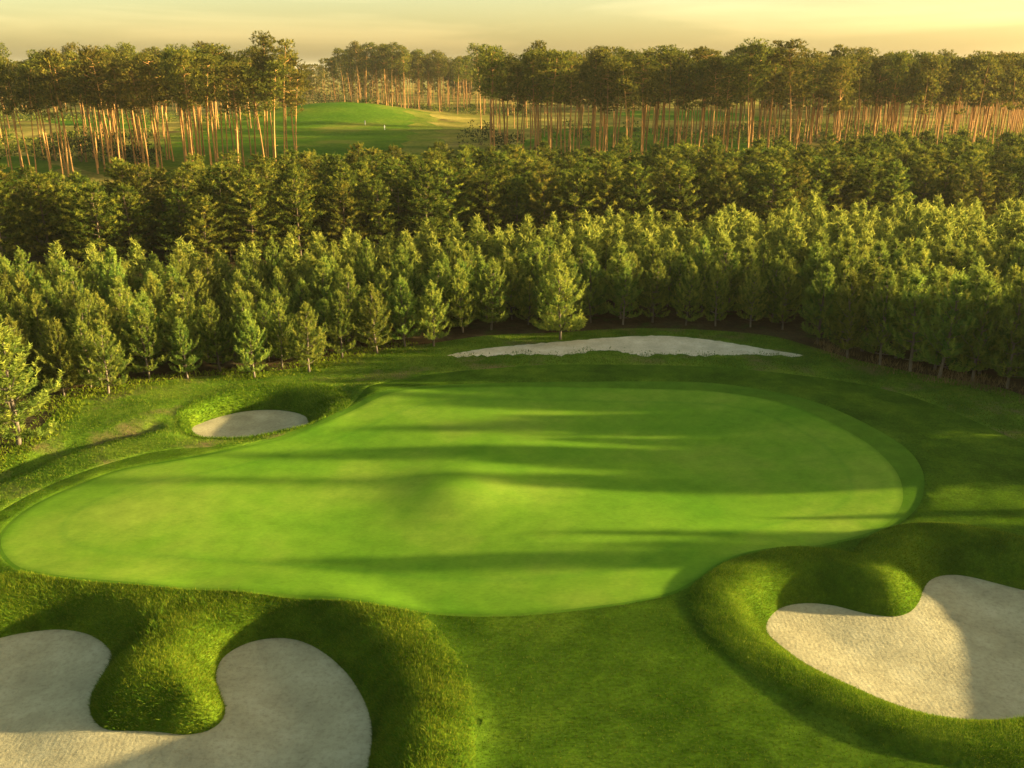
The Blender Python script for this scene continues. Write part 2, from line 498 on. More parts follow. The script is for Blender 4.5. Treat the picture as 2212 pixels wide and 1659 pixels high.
strip_poly[low_side, 1] += rng.normal(0, 0.15, low_side.sum())

# far ground, by distance
fair_mound = curve([(-92, 270), (-100, 330), (-110, 395), (-85, 425), (-55, 420), (-40, 385), (-34, 330), (-30, 280), (-30, 215), (-60, 190), (-88, 215)], 80)
fair_mid = curve([unp(u, v) for u, v in [(1135, 352), (1150, 300), (1200, 283), (1330, 278), (1500, 286), (1640, 296), (1720, 318), (1640, 345), (1400, 365)]], 60)
fair_back = curve([unp(u, v) for u, v in [(1330, 244), (1480, 238), (1620, 248), (1700, 268), (1560, 262), (1420, 258)]], 50)
fair_left = curve([unp(u, v) for u, v in [(90, 262), (160, 250), (280, 247), (345, 256), (330, 282), (220, 285), (120, 280)]], 50)
fair_corner = curve([unp(u, v) for u, v in [(-120, 360), (-20, 338), (70, 338), (120, 355), (100, 392), (0, 400), (-120, 405)]], 40)

for f_ in (fair_mound, fair_mid, fair_back, fair_left, fair_corner):
    f_ += rng.normal(0, 1.6, f_.shape)
fair_ring = offset(fair_mound, 9.0) + rng.normal(0, 2.0, fair_mound.shape)
DITCH = curve([unp(u, v) for u, v in [(-200, 1100), (0, 1018), (130, 970), (240, 945), (330, 925)]], 30, closed=False)


HUMP = unp(985, 1062)


def undul(x, y):
    z = 0.16 * np.sin(x * 0.16 + 0.6) * np.sin(y * 0.21 + 1.1) + 0.10 * np.sin(x * 0.31 + y * 0.12 + 2.0) + 0.05 * np.sin(y * 0.55 - x * 0.2)
    z = z * (1 - 0.85 * sstep((y - 59) / 6))
    z += 0.46 * np.exp(-(((x - HUMP[0]) / 2.7) ** 2 + ((y - HUMP[1]) / 3.0) ** 2))
    z += 0.12 * np.exp(-(((x + 2) / 7) ** 2 + ((y - 42) / 2.6) ** 2))          # swell across the middle of the green
    z += 0.45 * np.exp(-(((x + 9.5) / 5) ** 2 + ((y - 57.5) / 2.2) ** 2))      # behind the round bunker
    z += 0.10 * np.exp(-(((x - 12) / 12) ** 2 + ((y - 70.5) / 3.0) ** 2))      # the sand strip bulges
    if len(x) > 1 or y[0] < 70:
        dd, _ = sdist(np.stack([x, y], 1), DITCH, closed=False)
        z -= 0.55 * np.exp(-(dd / 0.9) ** 2)
    near = np.exp(-(np.clip(np.hypot(x, y - 40) - 45, 0, None) / 25) ** 2)
    far = (1 - near) * (0.35 * np.sin(x * 0.045 + 1) * np.sin(y * 0.06 + 2))
    hill = 6.6 * np.exp(-(((x + 70) / 36) ** 2 + ((y - 405) / 52) ** 2))
    hill += 1.6 * np.exp(-(((x - 95) / 70) ** 2 + ((y - 345) / 22) ** 2))
    hill += 2.0 * np.exp(-(((x + 150) / 60) ** 2 + ((y - 340) / 30) ** 2))
    return z * near + far + hill


def height(P):
    P = np.asarray(P, float)
    x, y = P[:, 0], P[:, 1]
    z = undul(x, y)
    d, _ = sdist(P, collar_poly)
    z = z + 0.07 * sstep(d / 0.12) * (np.hypot(x, y - 40) < 60)                # the surround stands a little above the collar
    d, _ = sdist(P, mown_edge)
    z = z + 0.05 * sstep(d / 0.12) * (np.hypot(x, y - 40) < 60) * (y > 34)
    for poly, w, zs, zc, wo, bowl in BUNKERS:
        lo, hi = poly.min(0) - 7, poly.max(0) + 7
        m = (x > lo[0]) & (x < hi[0]) & (y > lo[1]) & (y < hi[1])
        if not m.any():
            continue
        d, i = sdist(P[m], poly)
        ww = w[i]
        zz = z[m]
        t = np.clip(d / ww, 0, 1)
        zc = zc[i] if hasattr(zc, '__len__') else zc
        rise = zs + (zc - zs) * (1 - (1 - t) ** 2.3)
        outer = np.clip((d - ww) / wo, 0, 1)
        wgt = 1 - sstep(outer)
        if wo < 1.5:
            wgt = 1 - outer ** 3.2
        inn = zs - bowl * sstep(-d / 3.0)
        eff = np.where(d < 0, inn, rise)
        z[m] = np.where(d > ww + wo, zz, zz * (1 - wgt) + eff * wgt + (zz * wgt * 0.6 if zs > -1 and wo > 1.5 else 0))
    return z


# ------------------------------------------------------------------ one triangulation, split by region
def grid(x0, x1, y0, y1, s, jit=0.25):
    xs = np.arange(x0, x1, s); ys = np.arange(y0, y1, s * 0.866)
    X, Y = np.meshgrid(xs, ys)
    X = X + (np.arange(len(ys)) % 2)[:, None] * s * 0.5
    P = np.stack([X.ravel(), Y.ravel()], 1)
    return P + rng.uniform(-jit, jit, P.shape) * s


fine = []
keep_out = []
for poly, w, zs, zc, wo, bowl in BUNKERS:
    lo, hi = poly.min(0) - 5, poly.max(0) + 5
    g = grid(lo[0], hi[0], lo[1], hi[1], 0.26)
    d, i = sdist(g, poly)
    fine.append(g[(d < w[i] + wo + 0.5) & (d > -2.5)])
near = grid(-60, 75, -20, 90, 0.9)
ok = np.ones(len(near), bool)
for poly, w, zs, zc, wo, bowl in BUNKERS:
    d, i = sdist(near, poly)
    ok &= ~((d < w[i] + wo + 0.6) & (d > -2.6))
near = near[ok]
mid = grid(-300, 300, 90, 620, 9.0)
mid2 = grid(-300, 300, -150, 90, 9.0)
mid2 = mid2[~((mid2[:, 0] > -64) & (mid2[:, 0] < 79) & (mid2[:, 1] > -24))]
farp = grid(-6000, 6000, -2000, 9000, 260.0)
farp = farp[~((np.abs(farp[:, 0]) < 310) & (farp[:, 1] > -160) & (farp[:, 1] < 630))]
loops = [sand_left, sand_right, sand_back, green_poly, collar_poly, offset(collar_poly, 0.13), first_poly, offset(first_poly, 0.13),
         rough_poly, strip_poly, fair_ring, fair_mound, fair_mid, fair_back, fair_left, fair_corner]
bank_polys = []
for poly, w, zs, zc, wo, bowl in BUNKERS:
    bank_polys.append(None)
pts = [p for p in fine + [near, mid, mid2, farp]]
allp = np.vstack(pts)
edges_ = []
base = len(allp)
ext = []
for lp in loops:
    n = len(lp)
    ext.append(lp)
    edges_ += [(base + i, base + (i + 1) % n) for i in range(n)]
    base += n
allp = np.vstack([allp] + ext)
res = delaunay_2d_cdt([Vector(p) for p in allp], edges_, [], 0, 1e-5, False)
VX = np.array([(v[0], v[1]) for v in res[0]])
TR = np.array([f for f in res[2] if len(f) == 3])
VZ = height(VX)
V3 = np.column_stack([VX, VZ])
CEN = VX[TR].mean(1)
region = np.full(len(TR), 'ground', dtype=object)
for nm, lp in (('far_semi', fair_ring), ('far_corner', fair_corner), ('far_left', fair_left), ('far_back', fair_back), ('far_mid', fair_mid), ('far_mound', fair_mound)):
    region[inside(CEN, lp)] = nm
dE, iE = sdist(CEN, edge, closed=False)
plant_zone = (CEN[:, 1] > 0) & (CEN[:, 1] < 168) & (np.abs(CEN[:, 0]) < 120) & ~inside(CEN, rough_poly)
region[plant_zone & (region == 'ground')] = 'litter'
inr = inside(CEN, rough_poly)
region[inr] = 'rough'
region[inside(CEN, first_poly) & inr] = 'first'
bank_of = {}
for k, (poly, w, zs, zc, wo, bowl) in enumerate(BUNKERS):
    d, i = sdist(CEN, poly)
    lim = w[i] + (wo if wo < 1.5 else (0.9 if k == 0 else 0.3))
    region[(d > 0) & (d < lim) & inr] = 'bank%d' % k
dL, _ = sdist(CEN, sand_left)
region[(region == 'rough') & (CEN[:, 1] < 34) & (CEN[:, 0] < 4) & (CEN[:, 0] > -16)] = 'first'
region[(region == 'first') & (dL < 3.4)] = 'bank0'
region[inside(CEN, collar_poly)] = 'collar'
region[inside(CEN, green_poly)] = 'green'
region[inside(CEN, strip_poly)] = 'strip'
for k, (poly, *_r) in enumerate(BUNKERS):
    region[inside(CEN, poly)] = 'sand%d' % k


def piece(name, keys, mat, label, cat=None, kind='structure'):
    sel = np.isin(region, keys)
    t = TR[sel]
    used, inv = np.unique(t, return_inverse=True)
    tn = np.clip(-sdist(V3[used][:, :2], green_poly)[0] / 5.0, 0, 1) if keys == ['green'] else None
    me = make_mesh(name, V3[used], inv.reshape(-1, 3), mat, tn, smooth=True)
    o = link(name, me)
    tag(o, label, cat, None, kind)
    return o


piece('ground', ['ground'], M_HEATH, 'dry yellow heath grass spreading between the far pine stands', 'ground')
piece('forest_floor', ['litter'], M_FLOOR, 'brown needle litter under the planted young pines', 'ground')
piece('rough_grass', ['rough'], M_ROUGH, 'rough grass margin between mown surround and the plantation', 'grass')
piece('mown_surround', ['first'], M_FIRST, 'mown darker grass apron surrounding the putting green', 'grass')
piece('green_collar', ['collar'], M_COLLAR, 'narrow collar of short grass ringing the putting green', 'grass')
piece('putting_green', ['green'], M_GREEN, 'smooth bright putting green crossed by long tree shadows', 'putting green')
piece('bunker_bank', ['bank0'], M_BANK, 'long-grass bank with rounded tongue around the two-lobed left bunker', 'bank')
piece('bunker_bank', ['bank1'], M_BANK, 'rolled grass bank with hooked nose around the right bunker', 'bank')
piece('bunker_bank', ['bank2'], M_BANK, 'steep shaded grass bank around the oval bunker behind the green', 'bank')
piece('bunker_sand', ['sand0'], M_SAND, 'shaded two-lobed sand floor of the front left bunker', 'sand')
piece('bunker_sand', ['sand1'], M_SAND, 'half sunlit sand floor of the front right bunker', 'sand')
piece('bunker_sand', ['sand2'], M_SAND, 'oval sand floor of the small bunker at back left', 'sand')
piece('sand_strip', ['strip'], M_PALE, 'pale crescent of bare sand along the front of the pine plantation', 'sand')
piece('fairway', ['far_mound'], M_FAIRWAY, 'distant mown fairway climbing a rounded hill between the pine stands', 'fairway')
piece('semi_rough', ['far_semi'], M_SEMI, 'yellowing semi-rough band around the hill fairway', 'grass')
piece('fairway', ['far_mid'], M_FAIRWAY, 'bright distant fairway seen through the bare trunks right of centre', 'fairway')
piece('fairway', ['far_back'], M_FAIRWAY, 'farthest narrow fairway strip behind the right hand trunks', 'fairway')
piece('fairway', ['far_left'], M_FAIRWAY, 'distant fairway strip seen through the left pine stand', 'fairway')
piece('fairway', ['far_corner'], M_FAIRWAY, 'dark fairway corner at the left edge below the tall pines', 'fairway')


# ------------------------------------------------------------------ grass that stands up
def scatter(keys, dens, fn=None):
    t = TR[np.isin(region, keys)]
    A, B, C = V3[t[:, 0]], V3[t[:, 1]], V3[t[:, 2]]
    nrm = np.cross(B - A, C - A)
    ar = np.linalg.norm(nrm, axis=1) * 0.5
    nrm = nrm / (2 * ar[:, None] + 1e-12)
    nrm *= np.sign(nrm[:, 2:3])
    c = (A + B + C) / 3
    k = np.ones(len(t)) if fn is None else fn(c)
    lam = ar * dens * k
    cnt = rng.poisson(lam)
    ii = np.repeat(np.arange(len(t)), cnt)
    r1, r2 = np.sqrt(rng.random(len(ii))), rng.random(len(ii))
    P = (1 - r1)[:, None] * A[ii] + (r1 * (1 - r2))[:, None] * B[ii] + (r1 * r2)[:, None] * C[ii]
    return P, nrm[ii]


def blades(P, N, ln, wd, lean=0.7, down=0.6):
    n = len(P)
    up = N * 0.6 + np.array([0, 0, 0.5])
    g = N.copy(); g[:, 2] = 0                      # points down the slope
    d = up + g * down + rng.normal(0, lean * 0.5, (n, 3)) * np.array([1, 1, 0.3])
    d /= np.linalg.norm(d, axis=1, keepdims=True)
    L = ln * (0.55 + 0.9 * rng.random((n, 1)))
    s = np.cross(d, rng.normal(size=(n, 3))); s /= np.linalg.norm(s, axis=1, keepdims=True) + 1e-9
    w = wd * (0.6 + 0.8 * rng.random((n, 1)))
    Q = P - N * 0.01
    V = np.stack([Q - s * w / 2, Q + s * w / 2, Q + d * L], 1).reshape(-1, 3)
    return V, np.arange(len(V)).reshape(-1, 3), np.repeat(rng.random(n), 3)


def grass(name, keys, dens, ln, wd, mat, label, fn=None, **kw):
    P, N = scatter(keys, dens, fn)
    k = (P[:, 1] > 16) & (np.abs(P[:, 0]) < 0.66 * P[:, 1] + 4)       # the part of the course round the view
    P, N = P[k], N[k]
    V, T, tn = blades(P, N, ln, wd, **kw)
    o = link(name, make_mesh(name, V, T, mat, tn))
    tag(o, label, 'grass', None, 'stuff')
    return o


grass('bank_grass', ['bank0'], 900, 0.105, 0.020, M_BLADE, 'long combed grass on the banks of the front left bunker',
      fn=lambda c: np.clip((3.7 - sdist(c[:, :2], sand_left)[0]) / 1.3, 0.1, 1))
grass('bank_grass', ['bank1'], 1000, 0.075, 0.018, M_BLADE, 'dense clipped grass on the rolled bank of the right bunker')
def clumpy(c):
    f = np.sin(c[:, 0] * 2.3 + 1.7 * np.sin(c[:, 1] * 1.9)) * np.sin(c[:, 1] * 2.9 + 1.3 * np.sin(c[:, 0] * 1.4))
    return np.clip(f * 2.2, 0.08, 1)


grass('bank_tufts', ['bank0'], 150, 0.21, 0.022, M_BLADE, 'uneven longer tufts on the banks of the front left bunker', fn=lambda c: clumpy(c) * np.clip((3.5 - sdist(c[:, :2], sand_left)[0]) / 1.2, 0, 1), lean=1.1)
grass('bank_tufts', ['bank1'], 110, 0.15, 0.020, M_BLADE, 'uneven longer tufts on the rolled bank of the right bunker', fn=clumpy, lean=1.1)
grass('bank_grass', ['bank2'], 350, 0.14, 0.035, M_BLADE, 'dark grass on the bank of the oval back bunker')
grass('apron_grass', ['first'], 230, 0.055, 0.022, M_ABLADE, 'short mown blades of the apron around the green',
      fn=lambda c: np.clip((60 - c[:, 1]) / 35, 0.0, 1.0) * (c[:, 1] > 17) * (np.abs(c[:, 0]) < 0.62 * c[:, 1] + 3))
grass('rough_blades', ['rough'], 150, 0.09, 0.035, M_RBLADE, 'tufted blades of the rough grass margin',
      fn=lambda c: (c[:, 1] > 17) * (np.abs(c[:, 0]) < 0.62 * c[:, 1] + 4))


grass('strip_tufts', ['strip'], 60, 0.13, 0.05, M_RBLADE, 'scattered grass tufts creeping into the pale sand strip',
      fn=lambda c: np.clip(1.15 - sdist(c[:, :2], strip_base[len(strip_base) // 2:], closed=False)[0] / 0.9, 0, 1) * (0.2 + (np.sin(c[:, 0] * 2.1) * np.sin(c[:, 0] * 0.7 + 1) > 0.1)))


def edge_fn(x0, x1, width, off=0.0):
    def f(c):
        d, _ = sdist(c[:, :2], edge, closed=False)
        pat = 0.5 + 0.5 * np.sin(c[:, 0] * 0.9 + 1.3 * np.sin(c[:, 1] * 0.7))
        return (d < width) * (c[:, 0] > x0) * (c[:, 0] < x1) * (0.25 + pat) * (c[:, 1] > 20)
    return f


grass('edge_weeds', ['rough', 'litter'], 90, 0.20, 0.06, M_WEED, 'bright low weeds along the left foot of the plantation', fn=edge_fn(-60, -7, 1.3), lean=1.4)
grass('dry_grass', ['rough', 'litter'], 60, 0.42, 0.04, M_STRAW, 'pale dry grass fringe along the right foot of the plantation', fn=edge_fn(23, 60, 1.3))

# ------------------------------------------------------------------ trees
Z3 = np.array([0, 0, 1.0])


def gen_young(seed, h=5.0, rmax=1.6):
    rg = np.random.default_rng(seed)
    lean = rg.normal(0, 0.03, 2)
    zz = np.linspace(0, h * 0.97, 9)
    wob = np.cumsum(rg.normal(0, 0.02, (9, 2)), 0)
    axis = np.column_stack([lean[0] * zz + wob[:, 0], lean[1] * zz + wob[:, 1], zz])
    parts = [tube(axis, np.linspace(0.085, 0.018, 9) * h / 5, 6)]
    B, D, L, K = [], [], [], []
    nw = 10
    for k in range(nw):
        t = 0.13 + 0.83 * (k / (nw - 1)) ** 0.95
        z0 = t * h
        a0 = rg.random() * 6.28
        nb = rg.integers(5, 8) if t < 0.85 else rg.integers(4, 6)
        prof = np.interp(t, [0.12, 0.22, 0.42, 0.62, 0.80, 0.97], [0.85, 1.0, 0.92, 0.66, 0.37, 0.12])
        c0 = np.array([np.interp(z0, zz, axis[:, 0]), np.interp(z0, zz, axis[:, 1]), z0])
        for j in range(nb):
            if t < 0.3 and rg.random() < 0.15:
                continue
            a = a0 + j * 6.283 / nb + rg.normal(0, 0.2)
            bl = rmax * prof * rg.uniform(0.62, 1.15)
            el = R(np.interp(t, [0.15, 0.5, 1.0], [4, 30, 60])) + rg.normal(0, 0.16)
            hd = np.array([math.cos(a), math.sin(a), 0])
            pts_ = []
            for s in np.linspace(0, 1, 5):
                up = math.sin(el) * s + 0.22 * s * s
                pts_.append(c0 + bl * (hd * math.cos(el) * s * (1 - 0.12 * s) + Z3 * up))
            pts_ = np.array(pts_)
            parts.append(tube(pts_, np.linspace(0.024, 0.007, 5), 3))
            ns = max(2, int(bl * 4.3))
            for s in np.linspace(0.32, 1.0, ns):
                p = np.array([np.interp(s, np.linspace(0, 1, 5), pts_[:, q]) for q in range(3)])
                sidev = np.cross(hd, Z3)
                if s > 0.98:
                    B.append(p); D.append(hd * 0.35 + Z3); L.append(rg.uniform(0.40, 0.75) * (0.6 + 0.4 * prof)); K.append(rg.uniform(0.55, 1.0))
                else:
                    for q in range(2):
                        dd = hd * 0.4 + sidev * (1 - 2 * q) * rg.uniform(0.15, 0.8) + Z3 * rg.uniform(0.35, 1.1)
                        B.append(p + sidev * (1 - 2 * q) * rg.uniform(0.02, 0.14)); D.append(dd); L.append(rg.uniform(0.28, 0.52) * (0.7 + 0.4 * prof)); K.append(rg.uniform(0.0, 0.85))
    for q in range(3):
        B.append(axis[-1] - Z3 * 0.1 * q); D.append(Z3 + rg.normal(0, 0.25 * q, 3)); L.append(0.75); K.append(0.9)
    V, T, tn = needles(rg, np.array(B), np.array(D), np.array(L), 0.17, 0.048, 36)
    tn = np.repeat(np.array(K), 36 * 3)
    return join(parts), (V, T, tn)


def gen_bushy(seed, h=8.5, rmax=2.4):
    rg = np.random.default_rng(seed)
    zz = np.linspace(0, h * 0.97, 9)
    wob = np.cumsum(rg.normal(0, 0.05, (9, 2)), 0)
    axis = np.column_stack([wob[:, 0], wob[:, 1], zz])
    parts = [tube(axis, np.linspace(0.14, 0.025, 9), 6)]
    B, D, L = [], [], []
    nw = 12
    for k in range(nw):
        t = 0.16 + 0.80 * (k / (nw - 1))
        z0 = t * h
        a0 = rg.random() * 6.28
        nb = rg.integers(5, 8)
        prof = np.interp(t, [0.15, 0.35, 0.6, 0.8, 0.97], [0.8, 1.0, 0.88, 0.55, 0.18])
        c0 = np.array([np.interp(z0, zz, axis[:, 0]), np.interp(z0, zz, axis[:, 1]), z0])
        for j in range(nb):
            a = a0 + j * 6.283 / nb + rg.normal(0, 0.25)
            bl = rmax * prof * rg.uniform(0.6, 1.2)
            el = R(np.interp(t, [0.15, 0.5, 1.0], [-6, 8, 40])) + rg.normal(0, 0.1)
            hd = np.array([math.cos(a), math.sin(a), 0])
            pts_ = np.array([c0 + bl * (hd * math.cos(el) * s + Z3 * (math.sin(el) * s + 0.2 * s * s)) for s in np.linspace(0, 1, 4)])
            parts.append(tube(pts_, np.linspace(0.035, 0.01, 4), 3))
            ns = max(2, int(bl * 2.6))
            for s in np.linspace(0.35, 1.0, ns):
                p = np.array([np.interp(s, np.linspace(0, 1, 4), pts_[:, q]) for q in range(3)])
                for q in range(2):
                    dd = hd * 0.7 + np.cross(hd, Z3) * (1 - 2 * q) * rg.uniform(0.2, 1.0) + Z3 * rg.uniform(0.1, 0.8)
                    B.append(p); D.append(dd); L.append(rg.uniform(0.4, 0.75) * (0.6 + 0.5 * prof))
    for q in range(3):
        B.append(axis[-1] - Z3 * 0.25 * q); D.append(Z3 + rg.normal(0, 0.25 * q, 3)); L.append(0.8)
    V, T, tn = needles(rg, np.array(B), np.array(D), np.array(L), 0.28, 0.075, 24)
    return join(parts), (V, T, tn)


def gen_tall(seed, h=25.0, lean=None, low=0.58, clumps=19, k=7, dens=43, nl=0.40, nw=0.15):
    rg = np.random.default_rng(seed)
    n = 10
    zz = np.linspace(0, h * 0.96, n)
    ln = rg.normal(0, 0.022, 2) if lean is None else np.array(lean)
    bend = rg.normal(0, 0.5, 2)
    tt = zz / h
    axis = np.column_stack([ln[0] * zz + bend[0] * tt ** 2 + 0.18 * np.sin(tt * 5 + seed), ln[1] * zz + bend[1] * tt ** 2, zz])
    parts = [tube(axis, np.interp(tt, [0, 0.06, 0.6, 1], [0.20, 0.16, 0.115, 0.045]), 7)]
    B, D, L = [], [], []

    def ax(z0):
        return np.array([np.interp(z0, zz, axis[:, 0]), np.interp(z0, zz, axis[:, 1]), z0])
    for q in range(rg.integers(2, 5)):              # dead stubs
        z0 = h * rg.uniform(0.3, max(low, 0.35)); a = rg.random() * 6.28
        c0 = ax(z0); l_ = rg.uniform(0.5, 1.3)
        parts.append(tube([c0, c0 + l_ * np.array([math.cos(a), math.sin(a), 0.15])], [0.05, 0.015], 3))
    for q in range(clumps):
        t = low + (0.985 - low) * ((q + rg.random()) / clumps) ** 0.8
        c0 = ax(t * h)
        prof = np.interp(t, [low, low + 0.12, 0.86, 1.0], [0.65, 1.0, 0.85, 0.3])
        a = q * 2.4 + rg.normal(0, 0.5)
        bl = prof * rg.uniform(0.8, 3.4)
        el = rg.uniform(0.05, 0.6)
        hd = np.array([math.cos(a), math.sin(a), 0])
        c1 = c0 + bl * (hd * math.cos(el) + Z3 * math.sin(el))
        parts.append(tube([c0, (c0 + c1) / 2 - Z3 * 0.1, c1], [0.085, 0.05, 0.02], 4))
        m = int(dens * rg.uniform(0.7, 1.4))
        g = rg.normal(size=(m, 3)); g /= np.linalg.norm(g, axis=1, keepdims=True)
        sz = np.array([1.55, 1.55, 0.85]) * rg.uniform(0.65, 1.3)
        pp = c1 + g * sz * (rg.random((m, 1)) ** 0.4)
        B += list(pp); D += list(g * 0.6 + Z3 * 0.7); L += list(rg.uniform(0.25, 0.5, m))
    V, T, tn = needles(rg, np.array(B), np.array(D), np.array(L), nl, nw, k)
    return join(parts), (V, T, tn)


def protos(gen, n, seed0, tname, bark, leaf, **kw):
    out = []
    for i in range(n):
        (tv, tt), (cv, ct, tn) = gen(seed0 + i, **kw)
        out.append((make_mesh(tname + '_trunk', tv, tt, bark, smooth=True), make_mesh(tname + '_crown', cv, ct, leaf, tn)))
    return out


P_YOUNG = protos(gen_young, 14, 100, 'young_pine', M_YBARK, M_YOUNG)
P_BUSHY = protos(gen_bushy, 8, 200, 'bushy_pine', M_BBARK, M_BUSHY)
P_TALL = protos(gen_tall, 10, 300, 'tall_pine', M_TBARK, M_TALL)


def ground_z(x, y):
    if y > 85:
        return float(undul(np.array([x, x]), np.array([y, y]))[0])
    return float(height(np.array([[x, y]]))[0])


def plant(name, proto, x, y, s, label, cat, group, z=None, sx=None):
    z = ground_z(x, y) if z is None else z
    e = bpy.data.objects.new(name, None)
    e.empty_display_size = 0.3
    e.location = (x, y, z - 0.04)
    e.rotation_euler = (0, 0, rng.random() * 6.283)
    w = s if sx is None else sx
    e.scale = (w, w, s)
    col.objects.link(e)
    tag(e, label, cat, group)
    link('trunk', proto[0], e)
    link('crown', proto[1], e)
    return e


def to_px(x, y, z):
    dy, dz = y, z - CAM_H
    f = dy * CP - dz * SP
    up = dy * SP + dz * CP
    return (512 + FPX * x / f) / S, (384 - FPX * up / f) / S


_ones = ['', 'first', 'second', 'third', 'fourth', 'fifth', 'sixth', 'seventh', 'eighth', 'ninth', 'tenth', 'eleventh', 'twelfth', 'thirteenth',
         'fourteenth', 'fifteenth', 'sixteenth', 'seventeenth', 'eighteenth', 'nineteenth']
_tens = {2: ('twentieth', 'twenty'), 3: ('thirtieth', 'thirty'), 4: ('fortieth', 'forty'), 5: ('fiftieth', 'fifty'), 6: ('sixtieth', 'sixty'), 7: ('seventieth', 'seventy'), 8: ('eightieth', 'eighty'), 9: ('ninetieth', 'ninety')}


def nth(n):
    if n < 20:
        return _ones[n]
    t, o = divmod(n, 10)
    return _tens[t][0] if o == 0 else _tens[t][1] + '-' + _ones[o]


ORD = [nth(i) for i in range(1, 60)]


def number_off(trees, phrase):
    """label a row of trees by their order across the picture"""
    for i, (u, e) in enumerate(sorted(trees, key=lambda q: q[0])):
        e['label'] = nth(i + 1) + phrase


# front row, traced tree by tree: foot of the trunk in the photo and height
FRONT = [(40, 962, 6.3), (140, 862, 4.6), (237, 856, 4.5), (325, 826, 4.6), (405, 822, 3.9), (478, 805, 4.4), (550, 815, 4.3), (610, 795, 4.4), (668, 803, 4.5),
         (740, 775, 4.6), (815, 767, 4.8), (875, 752, 4.9), (937, 752, 4.6), (1000, 722, 5.0), (1060, 716, 5.2), (1210, 738, 5.8), (1275, 700, 5.4), (1345, 705, 4.6),
         (1410, 700, 4.8), (1480, 706, 4.6), (1545, 708, 4.6), (1620, 710, 4.6), (1690, 716, 4.8), (1765, 746, 5.8), (1830, 776, 5.8), (1900, 790, 6.4),
         (1965, 802, 6.4), (2030, 816, 6.8), (2100, 826, 6.6), (2175, 842, 7.0)]
taken = []
young_n = 0
for i, (u, v, h) in enumerate(FRONT):
    x, y = unp(u, v)
    n_ = len(FRONT)
    if i < 15:
        lab = ORD[i] + ' young pine from the left in the front row beside the mown grass'
    else:
        lab = ORD[n_ - 1 - i] + ' young pine from the right in the front row beside the mown grass'
    if (u, v) == (1210, 738):
        lab = 'slender young pine with pale bare stem standing at the sand strip'
    if i == 0:
        lab = 'largest young pine at the left edge, branches reaching the ground'
    plant('young_pine', P_YOUNG[(i + 3) % len(P_YOUNG)], x, y, h / 5.0, lab, 'pine tree', 'young pines in the front row', sx=h / 5.0 * rng.uniform(0.9, 1.15) * (1.35 if i == 0 else 1.0))
    taken.append((x, y))


def poisson(polyg, r, seeds, tries=14000, jit=0.0):
    pts_ = list(seeds)
    cell = {}
    def key(p): return (int(p[0] // r), int(p[1] // r))
    for p in pts_:
        cell.setdefault(key(p), []).append(p)
    lo, hi = polyg.min(0), polyg.max(0)
    C = rng.uniform(lo, hi, (tries, 2))
    C = C[inside(C, polyg)]
    got = []
    for c in C:
        k = key(c)
        bad = False
        for ix in (-1, 0, 1):
            for iy in (-1, 0, 1):
                for q in cell.get((k[0] + ix, k[1] + iy), ()):
                    if (q[0] - c[0]) ** 2 + (q[1] - c[1]) ** 2 < r * r:
                        bad = True
        if not bad:
            cell.setdefault(k, []).append(c)
            got.append(c)
    return np.array(got)


front_line = np.array([unp(u, v - 12) for u, v, h in FRONT])
front_line = np.vstack([[(-34, 47)], front_line[1:]])
young_poly = np.vstack([[(-47, 50)], front_line, [(36, 52), (50, 54), (64, 90), (70, 112), (52, 109), (30, 104), (10, 100), (-10, 94), (-30, 86), (-62, 82), (-60, 66)]])
yp = poisson(young_poly, 1.75, taken, 20000)
# share of each tree in view: the nearest 270 that the frame shows stay individuals
inview = np.array([-60 < to_px(x, y, 3)[0] < 2272 for x, y in yp])
off_right = [p for p, q in zip(yp, inview) if not q and p[0] > 0 and p[1] < 82]
off_right = off_right[::2][:45]
yp = yp[inview]
order = np.argsort(yp[:, 1])
yp = yp[order]


def zone_label(x, y):
    u, v = to_px(x, y, 0)
    side = 'left of the oval back bunker' if u < 380 else ('above the oval back bunker' if u < 900 else ('above the pale sand strip' if u < 1720 else 'right of the pale sand strip'))
    dep = 'nearer' if y < 84 else 'farther'
    return 'young pine crowded in the %s rows of the plantation %s' % (dep, side)


N_IND = 262
rest_young = []
yrows = {}
for i, (x, y) in enumerate(yp):
    u, v = to_px(x, y, 0)
    h = 4.1 + 1.1 * np.clip((u - 600) / 1200, 0, 1) + rng.normal(0, 0.8)
    h = max(3.2, h)
    if i < N_IND:
        grp = zone_label(x, y)
        dd, _ = sdist(np.array([[x, y]]), front_line, closed=False)
        k = int(dd[0] // 3.2)
        e = plant('young_pine', P_YOUNG[int(rng.integers(len(P_YOUNG)))], x, y, h / 5.0, grp, 'pine tree', 'young pines of the plantation rows', z=0.0, sx=h / 5.0 * rng.uniform(0.85, 1.15))
        yrows.setdefault(k, []).append((u, e))
    else:
        rest_young.append((x, y, h / 5.0))


for k, row in yrows.items():
    number_off(row, ' young pine from the left in the %s row behind the front row' % nth(k + 1))


